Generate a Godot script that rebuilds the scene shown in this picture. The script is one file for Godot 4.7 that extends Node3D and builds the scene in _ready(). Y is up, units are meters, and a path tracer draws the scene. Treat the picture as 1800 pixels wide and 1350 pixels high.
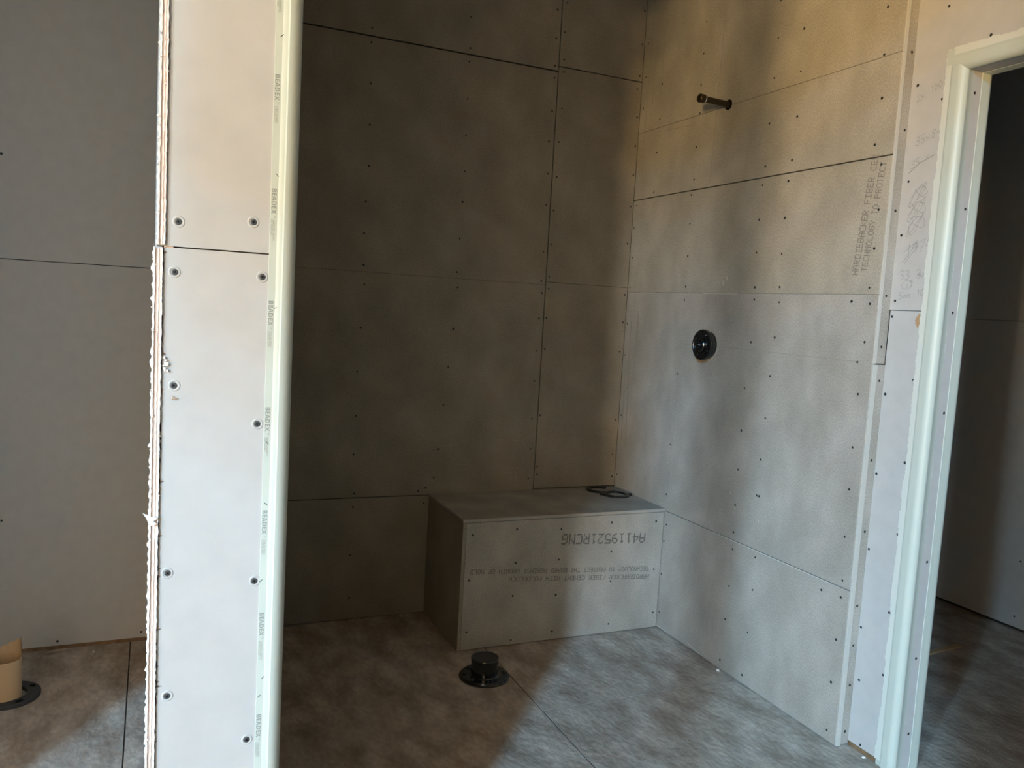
extends Node3D
# An unfinished shower room: x runs along the back wall (0 at the plumbing wall), z comes towards the camera, y is up.

var M := {}
var G := {}          # shared meshes
var rng := RandomNumberGenerator.new()
const TOP := 2.78  # ceiling height, out of view, set to cut off the high lights

func _ready() -> void:
	# ---- camera
	var cam := Camera3D.new()
	cam.name = "camera"
	cam.transform = Transform3D(Basis(Vector3(0.914531, 0.057066, 0.400469), Vector3(-0.014826, 0.994063, -0.107795), Vector3(-0.404243, 0.092644, 0.909948)), Vector3(-1.9296, 1.28, 3.1393))
	cam.fov = 50.376
	cam.near = 0.05
	cam.far = 60.0
	add_child(cam)
	cam.current = true
	# ---- sky and exposure
	var env := Environment.new()
	env.background_mode = Environment.BG_SKY
	var sm := ProceduralSkyMaterial.new()
	sm.sky_top_color = Color(0.42, 0.60, 0.86)
	sm.sky_horizon_color = Color(0.80, 0.87, 0.93)
	sm.ground_bottom_color = Color(0.62, 0.55, 0.44)
	sm.ground_horizon_color = Color(0.70, 0.64, 0.53)
	var sky := Sky.new()
	sky.sky_material = sm
	env.sky = sky
	env.background_energy_multiplier = 1.0
	env.tonemap_mode = Environment.TONE_MAPPER_LINEAR
	env.tonemap_exposure = 1.03
	env.sdfgi_enabled = true
	env.ssao_enabled = true
	env.ssil_enabled = true
	var we := WorldEnvironment.new()
	we.name = "world_environment"
	we.environment = env
	add_child(we)
	rng.seed = 7
	materials()
	shared_meshes()
	# ---- area lights for daylight at two unseen tall windows, out of view
	daylight()
	shell()
	wall_back()
	wall_right()
	partition()
	doorway()
	bench()
	fittings()
	toilet_corner()

# unseen tall windows, placed to light the room (centre z, width), and the area lights in each: heights, tilt from level, colour and energy;
# low ones tilted up stand in for ground glow, high ones tilted down for the sky
const OUTER := -9.0
const WINDOWS := [{"z": 6.58, "w": 0.85, "lw": 0.62}, {"z": 10.23, "w": 0.85, "lw": 0.66}]
const SILL := 0.35
const HEAD := 6.2
const GREAT := 6.6      # ceiling of the unseen large room, high enough for the lights
const REAR := 12.6
var GROUND := lin(1.0, 0.68, 0.30)     # warm tint of the unseen low lights, as off dry soil
var PALE_BLUE := lin(0.33, 0.69, 1.0)       # cool tint of the unseen high lights
var BLUE := lin(0.28, 0.63, 1.0)       # bluer tint of unseen high lights, chosen to cool bench and floor
var DAYLIGHT := [
	{"win": 0, "y": 0.75, "tilt": 86.0, "tint": GROUND, "energy": 196.0},
	{"win": 0, "y": 4.40, "tilt": -30.0, "tint": PALE_BLUE, "energy": 60.0},
	{"win": 1, "y": 0.75, "tilt": 86.0, "tint": GROUND, "energy": 40.0},
	{"win": 1, "y": 0.75, "tilt": 70.0, "tint": GROUND, "energy": 245.0},
	{"win": 1, "y": 4.40, "tilt": -30.0, "tint": BLUE, "energy": 112.0},
	{"win": 1, "y": 4.40, "tilt": -80.0, "tint": BLUE, "energy": 205.0},
]

func daylight() -> void:
	for g in DAYLIGHT:
		var w: Dictionary = WINDOWS[g.win]
		var n := 3 if g.tilt > 0.0 else 5
		for j in n:
			var l := AreaLight3D.new()  # out of view, lights the near wall end, plumbing wall and floor
			l.name = "unseen_ground_daylight" if g.tilt > 0.0 else "unseen_sky_daylight"
			l.area_size = Vector2(w.lw, 0.3)
			l.light_energy = g.energy / n
			l.light_color = g.tint
			l.area_range = 40.0
			l.area_attenuation = 2.0
			l.shadow_enabled = true
			var tilt := deg_to_rad(g.tilt)
			var d := Vector3(cos(tilt), sin(tilt), 0)      # where it shines
			var at := Vector3(OUTER + 0.17, g.y + 0.4 * j, w.z)
			l.look_at_from_position(at, at + d, Vector3(-sin(tilt), cos(tilt), 0))
			add_child(l, true)

# ------------------------------------------------------------------ materials
func lin(r: float, g: float, b: float) -> Color:
	return Color(r, g, b).linear_to_srgb()

func noise_tex(sd: int, freq: float, oct: int, c0: Color, c1: Color, size := 512, normal := false, bump := 4.0) -> NoiseTexture2D:
	var n := FastNoiseLite.new()
	n.seed = sd
	n.noise_type = FastNoiseLite.TYPE_SIMPLEX_SMOOTH
	n.frequency = freq
	n.fractal_octaves = oct
	var t := NoiseTexture2D.new()
	t.width = size
	t.height = size
	t.seamless = true
	t.noise = n
	if normal:
		t.as_normal_map = true
		t.bump_strength = bump
	else:
		var g := Gradient.new()
		g.set_color(0, c0)
		g.set_color(1, c1)
		t.color_ramp = g
	return t

func mat(called: String, c: Color, rough := 0.9, spec := 0.3) -> StandardMaterial3D:
	var m := StandardMaterial3D.new()
	m.resource_name = called
	m.albedo_color = c
	m.roughness = rough
	m.metallic_specular = spec
	M[called] = m
	return m

func textured(called: String, c: Color, coarse: Texture2D, fine: Texture2D, scale: Vector3, rough := 0.95) -> StandardMaterial3D:
	var m := mat(called, c, rough, 0.25)
	m.uv1_triplanar = true
	m.uv1_world_triplanar = true
	m.uv1_scale = scale
	m.albedo_texture = coarse
	if fine:
		m.normal_enabled = true
		m.normal_texture = fine
		m.normal_scale = 0.35
	return m

func clouded(m: StandardMaterial3D, t: Texture2D) -> void:
	m.detail_enabled = true
	m.detail_blend_mode = BaseMaterial3D.BLEND_MODE_MUL
	m.detail_uv_layer = BaseMaterial3D.DETAIL_UV_1
	m.detail_albedo = t

func materials() -> void:
	# boards: a fine speckle, broad soft clouds over it and a faint tooth
	var speck := noise_tex(3, 0.16, 4, Color(0.80, 0.80, 0.80), Color(1, 1, 1), 1024)
	var grain := noise_tex(5, 0.3, 3, Color.BLACK, Color.WHITE, 512, true, 2.0)
	var cloud := noise_tex(11, 0.007, 4, Color(0.86, 0.86, 0.85), Color(1, 1, 1), 512)
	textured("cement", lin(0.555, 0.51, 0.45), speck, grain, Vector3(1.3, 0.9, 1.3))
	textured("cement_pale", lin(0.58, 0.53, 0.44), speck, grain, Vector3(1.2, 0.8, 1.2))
	textured("cement_shaded", lin(0.45, 0.385, 0.30), speck, grain, Vector3(1.1, 0.9, 1.1))  # shaded copy of the same board, the shadow put into its colour
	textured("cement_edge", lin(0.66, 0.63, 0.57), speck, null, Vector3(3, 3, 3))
	for k in ["cement", "cement_pale", "cement_shaded"]:
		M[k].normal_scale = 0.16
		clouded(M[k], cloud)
	var papr := noise_tex(21, 0.02, 5, Color(0.965, 0.965, 0.965), Color(1, 1, 1), 512)
	textured("drywall", lin(0.50, 0.485, 0.465), papr, null, Vector3(1.5, 1.5, 1.5))
	# subfloor: grain along z, dust and trodden smudges
	textured("subfloor", lin(0.68, 0.60, 0.525), noise_tex(31, 0.04, 6, Color(0.86, 0.845, 0.83), Color(1, 1, 1), 1024), noise_tex(33, 0.035, 6, Color.BLACK, Color.WHITE, 1024, true, 5.0), Vector3(1.15, 1.15, 0.62), 0.85)
	clouded(M["subfloor"], noise_tex(35, 0.014, 6, Color(0.72, 0.69, 0.66), Color(1, 1, 1), 512))
	M["subfloor"].normal_scale = 0.35
	textured("wood", lin(0.30, 0.19, 0.11), noise_tex(41, 0.03, 4, Color(0.7, 0.7, 0.7), Color(1, 1, 1), 512), null, Vector3(2, 0.5, 2))
	mat("cavity", lin(0.05, 0.04, 0.03), 1.0, 0.1)  # near-black, so the gaps between boards and panels look dark
	mat("bare_wall", lin(0.30, 0.25, 0.19), 0.95)  # dark brown, chosen to damp bounce in the unseen large room
	mat("paint", lin(0.62, 0.61, 0.59), 0.9)
	mat("vinyl", lin(0.52, 0.555, 0.49), 0.42, 0.45)
	mat("compound", lin(0.62, 0.63, 0.57), 0.8)
	mat("gypsum", lin(0.66, 0.52, 0.45), 1.0, 0.1)
	mat("torn_paper", lin(0.80, 0.74, 0.68), 1.0, 0.1)
	mat("kraft", lin(0.42, 0.27, 0.15), 0.95, 0.1)
	mat("card", lin(0.55, 0.38, 0.22), 0.9, 0.2)
	mat("screw", lin(0.018, 0.017, 0.016), 0.55, 0.5)
	mat("screw_steel", lin(0.10, 0.105, 0.11), 0.45, 0.5).metallic = 0.6
	mat("recess", lin(0.004, 0.004, 0.004), 0.9, 0.2)  # near-black: the dark of holes put into the colour
	mat("abs", lin(0.006, 0.0065, 0.007), 0.2, 0.7)
	mat("abs_worn", lin(0.035, 0.038, 0.042), 0.55, 0.5)
	mat("bronze", lin(0.055, 0.04, 0.025), 0.4, 0.5).metallic = 0.7
	mat("seal_tape", lin(0.7, 0.7, 0.68), 0.8)
	mat("ink", lin(0.22, 0.20, 0.175), 0.95, 0.1)
	mat("ink_dark", lin(0.15, 0.14, 0.125), 0.95, 0.1)
	mat("ink_faint", lin(0.26, 0.225, 0.18), 0.95, 0.1)
	mat("pencil", lin(0.27, 0.26, 0.25), 0.9, 0.1)
	mat("pencil_dark", lin(0.22, 0.205, 0.18), 0.9, 0.1)
	mat("scuff_and_shade", lin(0.29, 0.27, 0.235), 0.95, 0.1)  # for pencil lines, scratches and the drawn corner shade
	mat("smear", lin(0.62, 0.585, 0.52), 0.95, 0.1)
	mat("bead_ink", lin(0.29, 0.30, 0.28), 0.8, 0.2)
	mat("alcove_ink", lin(0.50, 0.49, 0.48), 0.9, 0.1)
	var g := mat("glass", Color(0.95, 0.98, 0.97, 0.06), 0.02, 0.5)
	g.transparency = BaseMaterial3D.TRANSPARENCY_ALPHA

# ------------------------------------------------------------------ mesh helpers
func tri(st: SurfaceTool, a: Vector3, b: Vector3, c: Vector3, out: Vector3) -> void:
	var n := (b - a).cross(c - a)
	if n.length_squared() < 1e-16:
		return
	if n.dot(out) > 0.0:
		var t := b
		b = c
		c = t
		n = -n
	st.set_normal(-n.normalized())
	st.add_vertex(a)
	st.set_normal(-n.normalized())
	st.add_vertex(b)
	st.set_normal(-n.normalized())
	st.add_vertex(c)

func quad(st: SurfaceTool, a: Vector3, b: Vector3, c: Vector3, d: Vector3, out: Vector3) -> void:
	tri(st, a, b, c, out)
	tri(st, a, c, d, out)

func begin() -> SurfaceTool:
	var st := SurfaceTool.new()
	st.begin(Mesh.PRIMITIVE_TRIANGLES)
	return st

func box(st: SurfaceTool, lo: Vector3, hi: Vector3, ch := 0.0) -> void:
	var c := (lo + hi) * 0.5
	var h := (hi - lo) * 0.5
	ch = minf(ch, minf(h.x, minf(h.y, h.z)) * 0.6)
	for a in 3:
		var b := (a + 1) % 3
		var d := (a + 2) % 3
		for s in [-1.0, 1.0]:
			var q := []
			for e in [[-1, -1], [1, -1], [1, 1], [-1, 1]]:
				var v := Vector3.ZERO
				v[a] = s * h[a]
				v[b] = e[0] * (h[b] - ch)
				v[d] = e[1] * (h[d] - ch)
				q.append(c + v)
			var o := Vector3.ZERO
			o[a] = s
			quad(st, q[0], q[1], q[2], q[3], o)
		if ch > 0.0:
			for sb in [-1.0, 1.0]:
				for sd in [-1.0, 1.0]:
					var o2 := Vector3.ZERO
					o2[b] = sb
					o2[d] = sd
					var p := []
					for e in [[-1.0, 0], [-1.0, 1], [1.0, 1], [1.0, 0]]:
						var v2 := Vector3.ZERO
						v2[a] = e[0] * (h[a] - ch)
						v2[b] = sb * (h[b] - (ch if e[1] == 0 else 0.0))
						v2[d] = sd * (h[d] - (0.0 if e[1] == 0 else ch))
						p.append(c + v2)
					quad(st, p[0], p[1], p[2], p[3], o2)
	if ch > 0.0:
		for sx in [-1.0, 1.0]:
			for sy in [-1.0, 1.0]:
				for sz in [-1.0, 1.0]:
					var s3 := Vector3(sx, sy, sz)
					tri(st, c + s3 * (h - Vector3(0, ch, ch)), c + s3 * (h - Vector3(ch, 0, ch)), c + s3 * (h - Vector3(ch, ch, 0)), s3)

# turned round the y axis: points of (radius, height); the surface lies to the right of the way along them
func lathe(st: SurfaceTool, prof: Array, segs := 32, arc0 := 0.0, arc := TAU, sx := 1.0) -> void:
	for i in prof.size() - 1:
		var p: Vector2 = prof[i]
		var q: Vector2 = prof[i + 1]
		var t := (q - p)
		if t.length() < 1e-7:
			continue
		var n2 := Vector2(t.y, -t.x).normalized()
		for k in segs:
			var a0 := arc0 + arc * k / segs
			var a1 := arc0 + arc * (k + 1) / segs
			var d0 := Vector3(cos(a0) * sx, 0, sin(a0))
			var d1 := Vector3(cos(a1) * sx, 0, sin(a1))
			var v := [d0 * p.x + Vector3.UP * p.y, d1 * p.x + Vector3.UP * p.y, d1 * q.x + Vector3.UP * q.y, d0 * q.x + Vector3.UP * q.y]
			var n := [d0 * n2.x + Vector3.UP * n2.y, d1 * n2.x + Vector3.UP * n2.y]
			n.append(n[1])
			n.append(n[0])
			for tr in [[0, 1, 2], [0, 2, 3]]:
				var fn: Vector3 = (v[tr[1]] - v[tr[0]]).cross(v[tr[2]] - v[tr[0]])
				if fn.length_squared() < 1e-18:
					continue
				var od: Array = [tr[0], tr[2], tr[1]] if fn.dot(n[0] + n[1]) > 0.0 else tr
				for w in od:
					st.set_normal(n[w].normalized())
					st.add_vertex(v[w])

# an open profile of 3-D points swept along dir, smooth where it bends little; out tells which side is seen
func sweep(st: SurfaceTool, prof: Array, dir: Vector3, out: Callable) -> void:
	var fn := []
	for i in prof.size() - 1:
		var n: Vector3 = (prof[i + 1] - prof[i]).cross(dir).normalized()
		if n.dot((out as Callable).call((prof[i] + prof[i + 1]) * 0.5)) < 0.0:
			n = -n
		fn.append(n)
	for i in prof.size() - 1:
		var n0: Vector3 = fn[i]
		var n1: Vector3 = fn[i]
		if i > 0 and fn[i - 1].dot(fn[i]) > 0.8:
			n0 = (fn[i - 1] + fn[i]).normalized()
		if i < fn.size() - 1 and fn[i + 1].dot(fn[i]) > 0.8:
			n1 = (fn[i + 1] + fn[i]).normalized()
		var v := [prof[i], prof[i + 1], prof[i + 1] + dir, prof[i] + dir]
		var nn := [n0, n1, n1, n0]
		for tr in [[0, 1, 2], [0, 2, 3]]:
			var f: Vector3 = (v[tr[1]] - v[tr[0]]).cross(v[tr[2]] - v[tr[0]])
			var od: Array = [tr[0], tr[2], tr[1]] if f.dot(fn[i]) > 0.0 else tr
			for w in od:
				st.set_normal(nn[w])
				st.add_vertex(v[w])

# a thin sheet on a plane with one ragged edge: from org along along (length), its straight edge at 0, its ragged one at width + edge noise
func ragged(st: SurfaceTool, org: Vector3, along: Vector3, across: Vector3, up: Vector3, length: float, width: float, thick: float, step: float, edge: Callable) -> void:
	var n := int(ceil(length / step))
	var pe := 0.0
	for i in n + 1:
		var s := length * i / n
		var e: float = width + (edge as Callable).call(s)
		if i > 0:
			var s0 := length * (i - 1) / n
			var a := org + along * s0
			var b := org + along * s
			var t := up * thick
			quad(st, a + t, b + t, b + across * e + t, a + across * pe + t, up)
			quad(st, a + across * pe + t, b + across * e + t, b + across * e, a + across * pe, across)
		pe = e

func put(parent: Node, called: String, st: SurfaceTool, material: String) -> MeshInstance3D:
	return mi(parent, called, st.commit(), material)

func mi(parent: Node, called: String, mesh: Mesh, material: String) -> MeshInstance3D:
	var o := MeshInstance3D.new()
	o.name = called
	o.mesh = mesh
	if material != "":
		o.material_override = M[material]
	parent.add_child(o, true)
	return o

func panel(parent: Node, called: String, lo: Vector3, hi: Vector3, material: String, ch := 0.001) -> MeshInstance3D:
	var st := begin()
	box(st, lo, hi, ch)
	return put(parent, called, st, material)

func tag(o: Node, label: String, category: String, group := "") -> void:
	o.set_meta("label", label)
	o.set_meta("category", category)
	if group != "":
		o.set_meta("group", group)

func setting(called: String, label: String, category: String) -> Node3D:
	var o := Node3D.new()
	o.name = called
	add_child(o, true)
	o.set_meta("kind", "structure")
	tag(o, label, category)
	return o

func thing(called: String, at: Vector3, label: String, category: String, group := "") -> Node3D:
	var o := Node3D.new()
	o.name = called
	o.position = at
	add_child(o, true)
	tag(o, label, category, group)
	return o

# ------------------------------------------------------------------ shared small meshes
func shared_meshes() -> void:
	# a driven screw seen from above: the head sunk in its dimple with a raised lip of torn paper or cement; y is out of the board
	var st := begin()
	lathe(st, [Vector2(0.0042, 0.0003), Vector2(0.0038, 0.0009), Vector2(0.0016, 0.0009), Vector2(0.0012, 0.0002), Vector2(0.0, 0.0002)], 12)
	G["screw"] = st.commit()
	st = begin()
	lathe(st, [Vector2(0.0064, 0.0001), Vector2(0.0058, 0.0006), Vector2(0.0050, 0.0004), Vector2(0.0043, 0.00012)], 14)
	G["lip"] = st.commit()
	# the large one on the near wall end, with its cross recess
	st = begin()
	lathe(st, [Vector2(0.0041, 0.0002), Vector2(0.0039, 0.0010), Vector2(0.0030, 0.0012), Vector2(0.0, 0.0012)], 20)
	G["screw_big"] = st.commit()
	st = begin()
	box(st, Vector3(-0.0022, 0.001, -0.0005), Vector3(0.0022, 0.00135, 0.0005))
	box(st, Vector3(-0.0005, 0.001, -0.0022), Vector3(0.0005, 0.0014, 0.0022))
	G["cross"] = st.commit()
	st = begin()
	lathe(st, [Vector2(0.0078, 0.0), Vector2(0.0068, 0.0008), Vector2(0.0056, 0.0009), Vector2(0.0044, 0.0001)], 20)
	G["dimple"] = st.commit()
	st = begin()
	box(st, Vector3(-0.0045, 0.0, -0.0006), Vector3(0.0045, 0.0011, 0.0006), 0.0003)
	G["staple"] = st.commit()

func turned(normal: Vector3, twist: float) -> Basis:
	var s := normal.cross(Vector3(0.31, 0.9, 0.2)).normalized()
	return Basis(s, normal, s.cross(normal)).rotated(normal, twist)

# screws at (across, height) pairs on a plane: axis 0 is the plumbing side (z, y), axis 2 the back (x, y); each goes to the board it is driven into
func screws(boards: Array, axis: int, at: float, normal: Vector3, flat: Array) -> void:
	for i in range(0, flat.size(), 2):
		var p := Vector3(at, flat[i + 1], flat[i]) if axis == 0 else Vector3(flat[i], flat[i + 1], at)
		var home: Node = boards[0]
		for b in boards:
			var bb: AABB = b.mesh.get_aabb().grow(0.004)
			if bb.has_point(p):
				home = b
		var s := mi(home, "screw", G["screw"], "screw")
		var sc := rng.randf_range(0.85, 1.12)
		s.transform = Transform3D(turned(normal, rng.randf() * TAU).scaled(Vector3.ONE * sc), p)

# ------------------------------------------------------------------ writing
const FONT := {
	"A": "01110100011000111111100011000110001", "B": "11110100011000111110100011000111110", "C": "01111100001000010000100001000001111", "D": "11110100011000110001100011000111110",
	"E": "11111100001000011110100001000011111", "F": "11111100001000011110100001000010000", "G": "01111100001000010111100011000101110", "H": "10001100011000111111100011000110001",
	"I": "11111001000010000100001000010011111", "K": "10001100101010011000101001001010001", "L": "10000100001000010000100001000011111", "M": "10001110111010110001100011000110001",
	"N": "10001110011010110011100011000110001", "O": "01110100011000110001100011000101110", "P": "11110100011000111110100001000010000", "R": "11110100011000111110101001001010001",
	"S": "01111100001000001110000010000111110", "T": "11111001000010000100001000010000100", "U": "10001100011000110001100011000101110", "W": "10001100011000110001101011101110001",
	"X": "10001100010101000100010101000110001", "Y": "10001100010101000100001000010000100", "1": "00100011000010000100001000010001110", "2": "01110100010000100010001000100011111",
	"4": "00010001100101010010111110001000010", "5": "11111100001111000001000011000101110", "9": "01110100011000101111000010001001100", "-": "00000000000000011111000000000000000",
	"0": "01110100011000110001100011000101110", "3": "11110000010000101110000010000111110", "7": "11111000010001000100010000100001000", "8": "01110100011000101110100011000101110",
}

# letters of an ink-jet printer, dot by dot; u is the way of reading, v up along a letter, n out of the board
func printed(parent: Node, words: String, at: Vector3, u: Vector3, v: Vector3, n: Vector3, pitch: float, height: float, material: String, keep := 1.0) -> void:
	var st := begin()
	var dot := height / 7.0
	var du := pitch / 6.0
	for i in words.length():
		var ch := words.substr(i, 1)
		if not FONT.has(ch):
			continue
		var rows: String = FONT[ch]
		for r in 7:
			for c in 5:
				if rows.substr(r * 5 + c, 1) == "1" and rng.randf() < keep:
					var p := at + u * (i * pitch + (c + rng.randf_range(-0.12, 0.12)) * du) + v * ((6 - r + rng.randf_range(-0.12, 0.12)) * dot) + n * 0.0004
					var a := u * du * 0.5
					var b := v * dot * 0.5
					quad(st, p - a - b, p + a - b, p + a + b, p - a + b, n)
	put(parent, "printed_text", st, material)

# a drawn line through points (in u, v metres from at), as a thin ribbon
func stroke(st: SurfaceTool, at: Vector3, u: Vector3, v: Vector3, n: Vector3, pts: Array, width: float) -> void:
	for i in pts.size() - 1:
		var a: Vector2 = pts[i]
		var b: Vector2 = pts[i + 1]
		var t := (b - a).normalized()
		var s := Vector2(-t.y, t.x) * width * 0.5
		a -= t * width * 0.3
		b += t * width * 0.3
		var q := []
		for w in [a + s, b + s, b - s, a - s]:
			q.append(at + u * w.x + v * w.y + n * 0.0003)
		quad(st, q[0], q[1], q[2], q[3], n)

const DIGITS := {
	"1": [[0.4, 0.8, 0.55, 1, 0.5, 0]], "2": [[0.1, 0.8, 0.4, 1, 0.7, 0.8, 0.5, 0.4, 0.1, 0, 0.8, 0.05]], "3": [[0.1, 0.9, 0.5, 1, 0.6, 0.75, 0.3, 0.52, 0.7, 0.35, 0.5, 0, 0.1, 0.1]],
	"4": [[0.5, 1, 0.1, 0.4, 0.8, 0.4], [0.6, 0.7, 0.55, 0]], "5": [[0.7, 1, 0.2, 0.95, 0.2, 0.55, 0.6, 0.5, 0.65, 0.15, 0.2, 0]], "7": [[0.1, 0.95, 0.75, 1, 0.35, 0]],
	"8": [[0.6, 0.9, 0.3, 1, 0.2, 0.75, 0.6, 0.4, 0.5, 0.05, 0.2, 0.1, 0.3, 0.45, 0.65, 0.8, 0.6, 0.9]], "9": [[0.65, 0.9, 0.3, 1, 0.2, 0.65, 0.6, 0.6, 0.65, 0.9, 0.55, 0]],
	"0": [[0.4, 1, 0.15, 0.6, 0.3, 0, 0.65, 0.4, 0.4, 1]], "x": [[0.1, 0.55, 0.65, 0], [0.6, 0.6, 0.15, 0]], "-": [[0.05, 0.45, 0.8, 0.5]], "/": [[0.7, 1, 0.1, 0]],
	"o": [[0.4, 0.6, 0.15, 0.35, 0.35, 0, 0.65, 0.3, 0.4, 0.6]], "n": [[0.1, 0.6, 0.15, 0], [0.15, 0.4, 0.5, 0.6, 0.6, 0]], "i": [[0.4, 0.6, 0.4, 0]],
}

func handwriting(parent: Node, words: String, at: Vector3, u: Vector3, v: Vector3, n: Vector3, size: float, material: String, width := 0.0011) -> void:
	var st := begin()
	for i in words.length():
		var ch := words.substr(i, 1)
		if DIGITS.has(ch):
			for s in DIGITS[ch]:
				var pts := []
				for k in range(0, s.size(), 2):
					pts.append(Vector2(i * 0.72 + s[k] + rng.randf_range(-0.05, 0.05), s[k + 1] + rng.randf_range(-0.06, 0.06)) * size)
				stroke(st, at, u, v, n, pts, width)
	put(parent, "pencil_note", st, material)

func lines(parent: Node, called: String, at: Vector3, u: Vector3, v: Vector3, n: Vector3, many: Array, width: float, material: String) -> void:
	var st := begin()
	for flat in many:
		var pts := []
		for k in range(0, flat.size(), 2):
			pts.append(Vector2(flat[k], flat[k + 1]))
		stroke(st, at, u, v, n, pts, width)
	put(parent, called, st, material)

# ------------------------------------------------------------------ the room shell
func shell() -> void:
	var f := setting("floor", "dusty bare subfloor of large wood panels with footprints and scuffs", "floor")
	panel(f, "joist_deck", Vector3(OUTER - 0.2, -0.25, -0.8), Vector3(1.8, -0.0016, REAR + 0.2), "cavity", 0.0)  # dark top nearly flush, so the panel joints look dark
	var k := 0
	var x := -0.765 - 1.2195 * 7.0
	while x < 1.7:
		var z := -1.53 + (0.0 if absi(k) % 2 == 1 else -1.22)
		while z < REAR:
			var z0 := maxf(z, -0.75)
			var z1 := minf(z + 2.44, REAR + 0.1)
			if z1 - z0 > 0.1:
				panel(f, "floor_panel", Vector3(maxf(x, OUTER - 0.15) + 0.002, -0.0015, z0 + 0.002), Vector3(minf(x + 1.2195, 1.7) - 0.002, 0.0, z1 - 0.002), "subfloor", 0.0)
			z += 2.44
		x += 1.2195
		k += 1
	var c := setting("ceiling", "plain ceiling above the rooms, out of view, its height set to cut off high light", "ceiling")
	panel(c, "ceiling_panel", Vector3(-3.12, TOP, -0.8), Vector3(1.8, TOP + 0.1, 3.92), "paint", 0.0)
	panel(c, "ceiling_panel", Vector3(OUTER - 0.2, GREAT, -0.8), Vector3(1.8, GREAT + 0.1, REAR + 0.2), "bare_wall", 0.0)
	# the unseen wall behind the camera, its end placed to shade the next room
	var wf := setting("unseen_wall_front", "plain unseen wall behind the camera, ending where it shades the next room", "wall")
	panel(wf, "wall_panel", Vector3(-2.1, 0, 3.80), Vector3(1.66, TOP, 3.92), "paint")
	panel(wf, "unseen_post", Vector3(-2.925, 0, 3.83), Vector3(-2.87, TOP, 3.88), "paint")  # out of view, placed to cast the dark band on the plumbing wall
	panel(wf, "wall_panel", Vector3(-3.12, TOP + 0.1, 3.80), Vector3(1.66, GREAT, 3.92), "bare_wall", 0.0)
	var wr := setting("wall_rear", "far wall of the unseen large room behind", "wall")
	panel(wr, "wall_panel", Vector3(OUTER - 0.2, 0, REAR), Vector3(1.8, GREAT, REAR + 0.12), "bare_wall", 0.0)
	var we := setting("wall_east", "end wall of the unseen large room behind", "wall")
	panel(we, "wall_panel", Vector3(1.66, 0, 3.9), Vector3(1.78, GREAT, REAR), "bare_wall", 0.0)
	var wa := setting("wall_alcove", "unseen side wall of the toilet alcove, with added beams that shade the near wall end", "wall")
	panel(wa, "wall_panel", Vector3(-3.12, 0, 0), Vector3(-3.0, TOP, 1.9), "paint")  # out of view, its length set to shade the alcove
	panel(wa, "added_beam", Vector3(-3.12, 2.45, 1.9), Vector3(-3.0, TOP, 3.32), "paint")  # added beam out of view, cuts high light off the walls
	panel(wa, "added_beam", Vector3(-3.12, 1.95, 3.41), Vector3(-3.0, 2.45, 3.62), "paint")  # added low beam, shades the top of the near wall end
	panel(wa, "wall_panel", Vector3(-3.12, TOP, -0.8), Vector3(-3.0, GREAT, 3.92), "bare_wall", 0.0)
	# the unseen outer wall, its tall windows placed to light the room
	var wo := setting("wall_left", "outer wall with tall windows, out of view, placed to light the rooms", "wall")
	var z0 := -0.8
	var n := 0
	for w in WINDOWS:
		var a: float = w.z - w.w / 2.0
		var b: float = w.z + w.w / 2.0
		panel(wo, "wall_panel", Vector3(OUTER - 0.15, 0, z0), Vector3(OUTER, GREAT, a), "bare_wall", 0.0)
		panel(wo, "wall_panel", Vector3(OUTER - 0.15, 0, a), Vector3(OUTER, SILL, b), "bare_wall", 0.0)
		panel(wo, "wall_panel", Vector3(OUTER - 0.15, HEAD, a), Vector3(OUTER, GREAT, b), "bare_wall", 0.0)
		z0 = b
		n += 1
		var win := setting("unseen_window_%d" % n, "tall opening number %d of the outer wall, out of view, placed to light the rooms" % n, "unseen_window")
		for e in [[a, SILL, a + 0.04, HEAD], [b - 0.04, SILL, b, HEAD], [a + 0.04, SILL, b - 0.04, SILL + 0.04], [a + 0.04, HEAD - 0.04, b - 0.04, HEAD]]:
			panel(win, "frame", Vector3(OUTER - 0.11, e[1], e[0]), Vector3(OUTER - 0.05, e[3], e[2]), "vinyl", 0.003)
		panel(win, "pane", Vector3(OUTER - 0.083, SILL + 0.03, a + 0.03), Vector3(OUTER - 0.079, HEAD - 0.03, b - 0.03), "glass", 0.0)
	panel(wo, "wall_panel", Vector3(OUTER - 0.15, 0, z0), Vector3(OUTER, GREAT, REAR + 0.1), "bare_wall", 0.0)
	# the next room, seen through the doorway
	var wx := setting("wall_far", "grey drywall wall of the room beyond the doorway, two sheets with a level seam", "wall")
	panel(wx, "studs", Vector3(1.563, 0, -0.8), Vector3(1.66, TOP, 3.9), "cavity", 0.0)
	var lowp := panel(wx, "drywall_sheet", Vector3(1.55, 0.014, -0.5), Vector3(1.563, 1.349, 3.8), "drywall")
	panel(wx, "drywall_sheet", Vector3(1.55, 1.351, -0.5), Vector3(1.563, TOP, 3.8), "drywall")
	screws([lowp], 0, 1.55, Vector3(-1, 0, 0), [0.871, 0.307, 0.46, 0.307, 0.871, 0.06, 0.46, 1.32, 0.871, 1.32])
	var wn := setting("wall_north", "short back wall of the room beyond the doorway", "wall")
	panel(wn, "wall_panel", Vector3(0.16, 0, -0.62), Vector3(1.56, TOP, -0.5), "paint")

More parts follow.
